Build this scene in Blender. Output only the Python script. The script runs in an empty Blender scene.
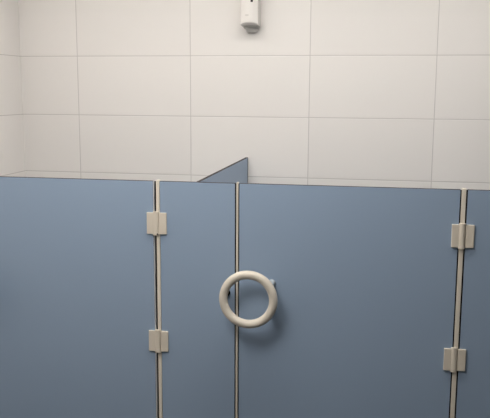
import bpy, bmesh, math
from mathutils import Matrix, Vector

SC = bpy.context.scene
COL = SC.collection

# ------------------------------------------------------------------ materials
def mat(name, col, rough=0.5, spec=0.5, noise=0.0, nscale=40.0, bump=0.0, bscale=300.0, coat=0.0):
    m = bpy.data.materials.new(name); m.use_nodes = True
    nt = m.node_tree; b = nt.nodes['Principled BSDF']
    b.inputs['Base Color'].default_value = (*col, 1)
    b.inputs['Roughness'].default_value = rough
    b.inputs['Specular IOR Level'].default_value = spec
    b.inputs['Coat Weight'].default_value = coat
    tc = nt.nodes.new('ShaderNodeTexCoord')
    if noise > 0:
        n = nt.nodes.new('ShaderNodeTexNoise'); n.inputs['Scale'].default_value = nscale
        n.inputs['Detail'].default_value = 4
        nt.links.new(tc.outputs['Object'], n.inputs['Vector'])
        r = nt.nodes.new('ShaderNodeMapRange')
        r.inputs['To Min'].default_value = 1 - noise; r.inputs['To Max'].default_value = 1 + noise
        nt.links.new(n.outputs['Fac'], r.inputs['Value'])
        v = nt.nodes.new('ShaderNodeVectorMath'); v.operation = 'SCALE'
        v.inputs[0].default_value = col
        nt.links.new(r.outputs['Result'], v.inputs['Scale'])
        nt.links.new(v.outputs['Vector'], b.inputs['Base Color'])
    if bump > 0:
        n = nt.nodes.new('ShaderNodeTexNoise'); n.inputs['Scale'].default_value = bscale
        nt.links.new(tc.outputs['Object'], n.inputs['Vector'])
        bp = nt.nodes.new('ShaderNodeBump'); bp.inputs['Strength'].default_value = bump
        bp.inputs['Distance'].default_value = 0.001
        nt.links.new(n.outputs['Fac'], bp.inputs['Height'])
        nt.links.new(bp.outputs['Normal'], b.inputs['Normal'])
    return m

def tile_mat(name, axis, offset, tile, grout, pu, pv, ou, ov, w=0.0035, rough=0.33):
    """glazed tiles on a grid; axis = which world axis runs along the tile's length, z (or y) the other"""
    m = bpy.data.materials.new(name); m.use_nodes = True
    nt = m.node_tree; N = nt.nodes; L = nt.links
    b = N['Principled BSDF']
    tc = N.new('ShaderNodeTexCoord'); sp = N.new('ShaderNodeSeparateXYZ')
    L.new(tc.outputs['Object'], sp.inputs[0])
    def mth(op, a, c=None, clamp=False):
        n = N.new('ShaderNodeMath'); n.operation = op; n.use_clamp = clamp
        for i, q in enumerate((a, c)):
            if q is None: continue
            if isinstance(q, (int, float)): n.inputs[i].default_value = q
            else: L.new(q, n.inputs[i])
        return n.outputs[0]
    def grid(sock, off, per):
        s = mth('SUBTRACT', sock, off)
        d = mth('PINGPONG', s, per / 2)            # 0 on a joint, per/2 mid-tile
        idx = mth('FLOOR', mth('DIVIDE', s, per))
        return d, idx
    du, iu = grid(sp.outputs[axis[0]], ou, pu)
    dv, iv = grid(sp.outputs[axis[1]], ov, pv)
    d = mth('MINIMUM', du, dv)
    mr = N.new('ShaderNodeMapRange'); mr.interpolation_type = 'SMOOTHSTEP'
    mr.inputs['From Min'].default_value = w * 0.35; mr.inputs['From Max'].default_value = w * 0.65
    L.new(d, mr.inputs['Value'])
    cb = N.new('ShaderNodeCombineXYZ'); L.new(iu, cb.inputs[0]); L.new(iv, cb.inputs[1])
    wn = N.new('ShaderNodeTexWhiteNoise'); L.new(cb.outputs[0], wn.inputs['Vector'])
    tone = N.new('ShaderNodeMapRange'); tone.inputs['To Min'].default_value = 0.985; tone.inputs['To Max'].default_value = 1.015
    L.new(wn.outputs['Value'], tone.inputs['Value'])
    sc = N.new('ShaderNodeVectorMath'); sc.operation = 'SCALE'; sc.inputs[0].default_value = tile
    L.new(tone.outputs[0], sc.inputs['Scale'])
    mx = N.new('ShaderNodeMix'); mx.data_type = 'RGBA'
    L.new(mr.outputs[0], mx.inputs['Factor'])
    mx.inputs['A'].default_value = (*grout, 1); L.new(sc.outputs['Vector'], mx.inputs['B'])
    L.new(mx.outputs['Result'], b.inputs['Base Color'])
    rr = N.new('ShaderNodeMapRange'); rr.inputs['To Min'].default_value = 0.85; rr.inputs['To Max'].default_value = rough
    L.new(mr.outputs[0], rr.inputs['Value']); L.new(rr.outputs[0], b.inputs['Roughness'])
    hs = N.new('ShaderNodeMapRange'); hs.interpolation_type = 'SMOOTHSTEP'
    hs.inputs['From Min'].default_value = 0.001; hs.inputs['From Max'].default_value = 0.006
    L.new(d, hs.inputs['Value'])
    bp = N.new('ShaderNodeBump'); bp.inputs['Strength'].default_value = 0.6; bp.inputs['Distance'].default_value = 0.0008
    L.new(hs.outputs[0], bp.inputs['Height']); L.new(bp.outputs['Normal'], b.inputs['Normal'])
    b.inputs['Specular IOR Level'].default_value = 0.35
    return m

TILE = (0.77, 0.735, 0.702); GROUT = (0.55, 0.515, 0.49)
M_wall_y = tile_mat('wall_tiles_back', ('X', 'Z'), 0, TILE, GROUT, 0.6, 0.3, -0.9513, 0.0)
M_wall_x = tile_mat('wall_tiles_side', ('Y', 'Z'), 0, TILE, GROUT, 0.6, 0.3, 3.2723, 0.0)
M_floor = tile_mat('floor_tiles', ('X', 'Y'), 0, (0.05, 0.05, 0.052), (0.035, 0.035, 0.035), 0.3, 0.3, 0.0, 0.0, rough=0.5)
M_grey = mat('grey_wall_paint', (0.16, 0.165, 0.17), 0.8, 0.2, noise=0.02)
M_ceil = mat('ceiling_paint', (0.80, 0.79, 0.76), 0.9, 0.2, noise=0.01)
M_blue = mat('blue_laminate', (0.312, 0.402, 0.530), 0.5, 0.35, noise=0.012, nscale=120, bump=0.04, bscale=700)
M_core = mat('dark_laminate_core', (0.035, 0.028, 0.026), 0.7, 0.2, noise=0.05)
M_cream = mat('cream_plastic', (0.80, 0.73, 0.62), 0.4, 0.4, noise=0.015, nscale=60)
M_hinge = mat('beige_plastic', (0.73, 0.655, 0.55), 0.42, 0.4, noise=0.02, nscale=60)
M_ring = mat('ivory_nylon', (0.71, 0.645, 0.55), 0.55, 0.35, noise=0.02, nscale=30)
M_stud = mat('pale_grey_plastic', (0.42, 0.46, 0.49), 0.6, 0.3, noise=0.01)
M_trim = mat('pale_edge_trim', (0.74, 0.77, 0.82), 0.45, 0.4, noise=0.01)
M_rubber = mat('black_rubber', (0.006, 0.005, 0.005), 0.8, 0.1, noise=0.05)
M_chan = mat('dark_grey_metal', (0.13, 0.135, 0.13), 0.45, 0.5, noise=0.03)
M_steel = mat('brushed_steel', (0.45, 0.45, 0.44), 0.35, 0.5, noise=0.03)
M_disp = mat('white_glossy_plastic', (0.73, 0.695, 0.66), 0.25, 0.5, noise=0.006)
M_dispg = mat('grey_plastic', (0.46, 0.45, 0.42), 0.4, 0.4, noise=0.01)
M_mark = mat('faint_grey_print', (0.55, 0.52, 0.49), 0.4, 0.4, noise=0.01)
M_spout = mat('light_grey_plastic', (0.72, 0.70, 0.66), 0.4, 0.4, noise=0.01)
M_black = mat('black_gloss', (0.008, 0.008, 0.008), 0.3, 0.3, noise=0.05)
M_white = mat('white_enamel', (0.75, 0.75, 0.74), 0.4, 0.4, noise=0.01)
def lamp_mat(strength):
    m = bpy.data.materials.new('lamp_diffuser'); m.use_nodes = True
    b = m.node_tree.nodes['Principled BSDF']
    b.inputs['Base Color'].default_value = (0.8, 0.8, 0.8, 1)
    b.inputs['Emission Color'].default_value = (1.0, 0.97, 0.925, 1)
    b.inputs['Emission Strength'].default_value = strength
    return m

# ------------------------------------------------------------------ helpers
def link(name, bm, mats, parent=None, smooth=False, loc=(0, 0, 0)):
    me = bpy.data.meshes.new(name)
    bmesh.ops.recalc_face_normals(bm, faces=bm.faces)
    bm.to_mesh(me); bm.free()
    for m in (mats if isinstance(mats, (list, tuple)) else [mats]): me.materials.append(m)
    if smooth:
        for p in me.polygons: p.use_smooth = True
    o = bpy.data.objects.new(name, me); COL.objects.link(o)
    o.location = loc
    if parent: o.parent = parent
    return o

def thing(name, label, cat, loc=(0, 0, 0), group=None):
    o = bpy.data.objects.new(name, None); COL.objects.link(o)
    o.empty_display_size = 0.05
    o.location = loc; o['label'] = label; o['category'] = cat; o['kind'] = 'thing'
    if group: o['group'] = group
    return o

def box(bm, a, b, bev=0.0, seg=1):
    r = bmesh.ops.create_cube(bm, size=1)
    vs = r['verts']
    for v in vs:
        v.co = Vector([(a[i] + b[i]) / 2 + v.co[i] * (b[i] - a[i]) for i in range(3)])
    if bev > 0:
        es = list({e for v in vs for e in v.link_edges})
        bmesh.ops.bevel(bm, geom=es, offset=bev, segments=seg, affect='EDGES', profile=0.5)

def cyl(bm, c, r, h, axis='Z', seg=32, bev=0.0, r2=None):
    rr = bmesh.ops.create_cone(bm, cap_ends=True, segments=seg, radius1=r, radius2=r if r2 is None else r2, depth=h)
    vs = rr['verts']
    if bev > 0:
        es = [e for e in {e for v in vs for e in v.link_edges} if any(len(f.verts) > 4 for f in e.link_faces)]
        rb = bmesh.ops.bevel(bm, geom=es, offset=bev, segments=3, affect='EDGES', profile=0.5)
        vs = list({v for v in vs if v.is_valid} | set(rb['verts']))
    rot = {'Z': Matrix.Identity(3), 'Y': Matrix.Rotation(math.pi / 2, 3, 'X'), 'X': Matrix.Rotation(math.pi / 2, 3, 'Y')}[axis]
    for v in vs: v.co = rot @ v.co + Vector(c)

def struct(name, a, b, m):
    bm = bmesh.new(); box(bm, a, b)
    o = link(name, bm, m); o['kind'] = 'structure'
    return o

# ------------------------------------------------------------------ room
XL, XR, YB, YF, ZC = -1.8647, 1.35, 3.6723, -1.7, 2.5
T = 0.12
struct('floor', (XL - T, YF - T, -T), (XR + T, YB + T, 0), M_floor)
struct('ceiling', (XL - T, YF - T, ZC), (XR + T, YB + T, ZC + T), M_ceil)
struct('wall_back', (XL, YB, 0), (XR, YB + T, ZC), M_wall_y)
struct('wall_left', (XL - T, YF - T, 0), (XL, YB + T, ZC), M_wall_x)
struct('wall_right', (XR, YF - T, 0), (XR + T, YB + T, ZC), M_grey)
struct('wall_front', (XL, YF - T, 0), (XR, YF, ZC), M_grey)

# ------------------------------------------------------------------ toilet partition
CZ = 1.636                     # eye height
D = 2.6367                     # front face of the partition
TH = 0.013                     # laminate thickness
ZT, ZB = 1.297, 0.15

def panel_bm(a, b, thin='Y'):
    """laminate board: blue faces, dark core showing on the chamfered edges"""
    bm = bmesh.new(); box(bm, a, b, 0.0012, 1)
    bm.faces.ensure_lookup_table(); bm.normal_update()
    k = 'XYZ'.index(thin)
    for f in bm.faces:
        f.material_index = 0 if abs(f.normal[k]) > 0.95 else 1
    return bm

def foot(parent, x, y):
    bm = bmesh.new()
    cyl(bm, (x, y, ZB / 2 + 0.003), 0.009, ZB + 0.002, bev=0.001)
    cyl(bm, (x, y, 0.004), 0.024, 0.008, bev=0.002)
    o = link('support_foot', bm, M_steel, parent, smooth=False); o['label'] = 'round steel foot'

def strip(parent, x0, x1, extra=0.004):
    bm = bmesh.new(); box(bm, (x0, D - 0.003, ZB), (x1, D + TH + 0.003, ZT + extra), 0.0018, 2)
    o = link('edge_profile', bm, M_cream, parent); o['label'] = 'cream plastic edge strip'

def seal(parent, x0, x1, y0=0.0075):
    bm = bmesh.new(); box(bm, (x0, D + y0, ZB), (x1, D + TH + 0.002, ZT - 0.002))
    o = link('rubber_seal', bm, M_rubber, parent); o['label'] = 'thin black rubber seal'

gp = 'fixed blue panels of the toilet partition'
# wide pilaster between the two doors
mid = thing('partition_panel', 'narrow fixed blue panel between the two doors, with cream strip on each edge', 'panel', (-0.661, D, 0), gp)
# fixed panel at right
rgt = thing('partition_panel', 'fixed blue panel at the right edge, right of the hinged ring-handle door', 'panel', (0.80, D, 0), gp)
lft = thing('partition_panel', 'fixed blue panel between the left tiled wall and the left door', 'panel', (-1.75, D, 0), gp)

def fix(parent):
    """children were modelled in world space: take the thing's own position out of them"""
    inv = Matrix.Translation(parent.location).inverted()
    for c in parent.children:
        if c.type == 'MESH' and not c.get('done'):
            c.data.transform(inv)
            for g in c.children: g.data.transform(inv)

# middle panel
link('board', panel_bm((-0.8045, D, ZB), (-0.5165, D + TH, ZT)), [M_blue, M_core], mid)
strip(mid, -0.8180, -0.8045)
strip(mid, -0.5124, -0.5052)
seal(mid, -0.5052, -0.5022, 0.004)
seal(mid, -0.8268, -0.8180, 0.011)
seal(mid, -0.5165, -0.5122)
foot(mid, -0.75, D + TH / 2); foot(mid, -0.57, D + TH / 2)
bm = bmesh.new(); cyl(bm, (-0.5465, D - 0.006, 0.884), 0.0125, 0.014, 'Y', 24, 0.003)
o = link('door_stop', bm, M_rubber, mid, smooth=False); o['label'] = 'small black round stop behind the ring handle'
# right panel
link('board', panel_bm((0.3025, D, ZB), (XR - 0.012, D + TH, ZT)), [M_blue, M_core], rgt)
strip(rgt, 0.2835, 0.2985)
seal(rgt, 0.2985, 0.3025)
seal(rgt, 0.2795, 0.2835)
foot(rgt, 0.36, D + TH / 2); foot(rgt, 1.22, D + TH / 2)
bm = bmesh.new(); box(bm, (XR - 0.014, D - 0.006, ZB), (XR, D + TH + 0.006, ZT), 0.001)
link('wall_channel', bm, M_chan, rgt)
# left panel
link('board', panel_bm((XL + 0.012, D, ZB), (-1.6195, D + TH, ZT)), [M_blue, M_core], lft)
strip(lft, -1.6152, -1.6075)
seal(lft, -1.6195, -1.6152)
foot(lft, -1.70, D + TH / 2)
bm = bmesh.new(); box(bm, (XL, D - 0.006, ZB), (XL + 0.014, D + TH + 0.006, ZT), 0.001)
link('wall_channel', bm, M_chan, lft)

def hinge_bm():
    """two leaves and a knuckle, modelled round its pin (x=0), the face of the boards at y=0"""
    bm = bmesh.new()
    box(bm, (-0.0355, -0.0085, -0.0410), (-0.0085, 0.0, 0.0410), 0.0018, 2)
    box(bm, (0.0125, -0.0075, -0.0410), (0.0410, 0.0, 0.0410), 0.0018, 2)
    # knuckle: rounded half barrel
    n = 10; prof = []
    for i in range(n + 1):
        a = math.pi * i / n
        prof.append((-0.0112 * math.cos(a), -0.0045 - 0.0080 * math.sin(a)))
    prof += [(0.0112, 0.0), (-0.0112, 0.0)]
    zs = (-0.0450, 0.0450)
    rings = [[bm.verts.new((x, y, z)) for x, y in prof] for z in zs]
    m = len(prof)
    for i in range(m):
        bm.faces.new((rings[0][i], rings[0][(i + 1) % m], rings[1][(i + 1) % m], rings[1][i]))
    bm.faces.new(rings[0]); bm.faces.new(list(reversed(rings[1])))
    # web joining knuckle and right leaf, set back so a dark line shows
    box(bm, (0.0090, -0.0020, -0.0400), (0.0126, 0.0, 0.0400))
    return bm

def make_door(x0, x1, label, trim):
    t = thing('cubicle_door', label, 'door', ((x0 + x1) / 2, D, 0), 'blue doors of the toilet partition')
    cx = (x0 + x1) / 2
    xe = x1 - (0.003 if trim else 0)
    link('board', panel_bm((x0 - cx, 0, ZB), (xe - cx, TH, ZT)), [M_blue, M_core], t)
    if trim:
        bm = bmesh.new(); box(bm, (xe - cx, 0.0, ZB), (x1 - cx, TH, ZT - 0.001), 0.0005)
        o = link('edge_trim', bm, M_trim, t); o['label'] = 'thin pale strip along the hinged edge'
    return t

def add_hinge(t, xpin, z, hole=False):
    h = link('hinge', hinge_bm(), M_hinge, t, loc=(xpin - t.location.x, -0.0, z)); h['label'] = 'beige plastic hinge'
    if hole:
        bm = bmesh.new(); cyl(bm, (0.0068, -0.0105, -0.040), 0.0028, 0.004, 'Y', 16)
        o = link('pin_hole', bm, M_black, h); o['label'] = 'small dark pin hole'

def add_ring(t, xc, zc):
    R, r = 0.0925, 0.0158
    bm = bmesh.new(); n, k = 96, 28
    vs = [[bm.verts.new(((R + r * math.cos(b)) * math.cos(a), r * math.sin(b), (R + r * math.cos(b)) * math.sin(a)))
           for b in [2 * math.pi * j / k for j in range(k)]] for a in [2 * math.pi * i / n for i in range(n)]]
    for i in range(n):
        for j in range(k):
            bm.faces.new((vs[i][j], vs[(i + 1) % n][j], vs[(i + 1) % n][(j + 1) % k], vs[i][(j + 1) % k]))
    ring = link('ring_handle', bm, M_ring, t, smooth=True, loc=(xc - t.location.x, -0.065, zc))
    ring['label'] = 'large ivory plastic ring pull'
    for s in (1, -1):
        a = math.radians(33 * s)
        bm = bmesh.new()
        cyl(bm, (R * math.cos(a), 0.0325, R * math.sin(a)), 0.0120, 0.065, 'Y', 28, 0.001)
        cyl(bm, (R * math.cos(a), 0.0615, R * math.sin(a)), 0.0140, 0.007, 'Y', 28, 0.0015)
        o = link('mounting_stud', bm, M_stud, ring); o['label'] = 'pale grey mounting stud'

d1 = make_door(-1.6035, -0.8268, 'wide blue door at the left edge, no ring in view, hinged to the narrow panel', True)
add_hinge(d1, -0.8185, 1.1375, True)
add_hinge(d1, -0.8175, 0.677)
add_hinge(d1, -0.8175, 0.26)
add_ring(d1, -1.5640, 0.866)
d2 = make_door(-0.5022, 0.2795, 'blue door right of centre with the whole ivory ring handle on its left edge', False)
add_hinge(d2, 0.2910, 1.134)
add_hinge(d2, 0.2855, 0.682)
add_hinge(d2, 0.2880, 0.26)
add_ring(d2, -0.4545, 0.8795)

for p in (mid, rgt, lft): fix(p)

# divider between the cubicles, seen above the front edge
dv = thing('divider_panel', 'blue dividing panel behind the partition, its sloping top edge running to the tiled wall', 'panel', (-0.6615, (D + YB) / 2, 0))
link('board', panel_bm((-0.668, D + TH + 0.001, ZB), (-0.655, YB - 0.004, ZT), 'X'), [M_blue, M_core], dv)
bm = bmesh.new(); box(bm, (-0.6690, YB - 0.010, ZB), (-0.6540, YB, ZT + 0.0005), 0.0008)
o = link('wall_channel', bm, M_chan, dv); o['label'] = 'dark grey channel on the wall'
foot(dv, -0.6615, 3.1)
fix(dv)

# ------------------------------------------------------------------ wall dispenser
DX = -0.6385
ds = thing('wall_dispenser', 'white plastic dispenser with black slot, mounted high on the tiled wall', 'dispenser', (DX, YB + 0.001, 1.95))
HW, DP = 0.0435, 0.085
def disp_body():
    bm = bmesh.new()
    # horizontal outline: back at y=0, bulging front
    def outline(w, dfront, n=16):
        pts = [(-w, 0.0), ]
        rc = 0.010
        for i in range(5):
            a = math.pi * 0.5 * i / 4
            pts.append((-w + rc - rc * math.cos(a), -(dfront - rc) - rc * math.sin(a)))
        for i in range(1, n):
            u = -1 + 2 * i / n
            pts.append(((w - rc) * u, -dfront - 0.006 * (1 - u * u)))
        for i in range(5):
            a = math.pi * 0.5 * (1 - i / 4)
            pts.append((w - rc + rc * math.cos(a), -(dfront - rc) - rc * math.sin(a)))
        pts.append((w, 0.0))
        return pts
    # levels (z relative to the body's bottom); the lower edge slopes back towards the wall
    levels = [(-0.013, HW * 0.97, DP - 0.004), (-0.007, HW, DP), (0.20, HW, DP), (0.212, HW * 0.98, DP - 0.006), (0.218, HW * 0.9, DP - 0.02)]
    rings = []
    for z, w, d in levels:
        ring = []
        for x, y in outline(w, d):
            zz = z
            if z < 0.05:      # arched cut: front lip higher in the middle
                f = min(1, max(0, -y / DP))
                zz = z + 0.012 * f * (1 - (x / w) ** 2 * 0.8)
            ring.append(bm.verts.new((x, y, zz)))
        rings.append(ring)
    m = len(rings[0])
    for a, b in zip(rings, rings[1:]):
        for i in range(m):
            bm.faces.new((a[i], a[(i + 1) % m], b[(i + 1) % m], b[i]))
    bm.faces.new(rings[0]); bm.faces.new(list(reversed(rings[-1])))
    return bm
link('body', disp_body(), M_disp, ds)
# grey underside, a shallow rounded skirt sloping back to the wall
def loft(levels, n=28):
    bm = bmesh.new(); rings = []
    for z, w, d in levels:
        pts = [(-w, 0.0)]
        for i in range(n + 1):
            a = math.pi * i / n
            pts.append((-w * math.copysign(abs(math.cos(a)) ** 0.7, math.cos(a)), -d * math.sin(a) ** 0.7 - 0.001))
        pts.append((w, 0.0))
        rings.append([bm.verts.new((x, y, z)) for x, y in pts])
    m = len(rings[0])
    for a, b in zip(rings, rings[1:]):
        for i in range(m):
            bm.faces.new((a[i], a[(i + 1) % m], b[(i + 1) % m], b[i]))
    bm.faces.new(rings[0]); bm.faces.new(list(reversed(rings[-1])))
    return bm
o = link('lower_skirt', loft([(-0.022, 0.034, 0.058), (-0.018, 0.038, 0.066), (-0.004, 0.040, 0.076)]), M_dispg, ds); o['label'] = 'grey rounded underside'
o = link('spout', loft([(-0.039, 0.018, 0.030), (-0.036, 0.024, 0.038), (-0.027, 0.029, 0.046), (-0.018, 0.030, 0.048)]), M_spout, ds); o['label'] = 'pale grey outlet'
bm = bmesh.new(); box(bm, (0.0075, -DP - 0.008, 0.0965), (0.0190, -DP - 0.002, 0.150), 0.001)
o = link('sensor_slot', bm, M_black, ds); o['label'] = 'black upright slot'
bm = bmesh.new(); cyl(bm, (-0.010, -DP - 0.0055, 0.036), 0.010, 0.002, 'Y', 24)
for v in bm.verts: v.co.z = 0.036 + (v.co.z - 0.036) * 0.42
o = link('printed_mark', bm, M_mark, ds); o['label'] = 'faint grey oval mark'

# ------------------------------------------------------------------ ceiling light
def ceiling_light(x, y, hx, hy, label, strength):
    t = thing('ceiling_light', label, 'light', (x, y, ZC), 'flat panel ceiling lights')
    bm = bmesh.new()
    f = 0.02
    for a, b in (((-hx, -hy), (hx, -hy + f)), ((-hx, hy - f), (hx, hy)), ((-hx, -hy + f), (-hx + f, hy - f)), ((hx - f, -hy + f), (hx, hy - f))):
        box(bm, (a[0], a[1], -0.04), (b[0], b[1], 0), 0.0)
    link('frame', bm, M_white, t)
    bm = bmesh.new(); box(bm, (-hx + f, -hy + f, -0.034), (hx - f, hy - f, -0.010), 0)
    link('diffuser', bm, lamp_mat(strength), t)
    return t

ceiling_light(-0.9, 1.35, 0.45, 0.42, 'lit square white ceiling light over the floor in front of the doors', 11.5)
ceiling_light(-0.35, 2.3, 0.9, 0.12, 'lit long narrow white ceiling light just in front of the partition', 15)
ceiling_light(-0.27, 3.0, 1.56, 0.12, 'lit longest white ceiling light, over the cubicles behind the partition', 9.7)

# ------------------------------------------------------------------ world, camera, view
w = bpy.data.worlds.new('world'); SC.world = w; w.use_nodes = True
w.node_tree.nodes['Background'].inputs['Color'].default_value = (0.02, 0.02, 0.02, 1)
w.node_tree.nodes['Background'].inputs['Strength'].default_value = 0.1

f_px, yaw, pitch, roll = 740.6774, 0.1801, 0.1602, 0.0053
fw = Vector((-math.sin(yaw) * math.cos(pitch), math.cos(yaw) * math.cos(pitch), -math.sin(pitch)))
rt = Vector((math.cos(yaw), math.sin(yaw), 0)); up = rt.cross(fw)
r2 = rt * math.cos(roll) + up * math.sin(roll); u2 = -rt * math.sin(roll) + up * math.cos(roll)
cam = bpy.data.cameras.new('camera'); co = bpy.data.objects.new('camera', cam); COL.objects.link(co)
cam.sensor_fit = 'HORIZONTAL'; cam.sensor_width = 36; cam.lens = f_px / 490 * 36
cam.clip_start = 0.05; cam.clip_end = 50
co.matrix_world = Matrix(((r2.x, u2.x, -fw.x, 0), (r2.y, u2.y, -fw.y, 0), (r2.z, u2.z, -fw.z, CZ), (0, 0, 0, 1)))
SC.camera = co

vs = SC.view_settings
SC.display_settings.display_device = 'sRGB'
vs.view_transform = 'Standard'; vs.look = 'None'; vs.gamma = 1.0; vs.use_curve_mapping = False
vs.exposure = 0.06
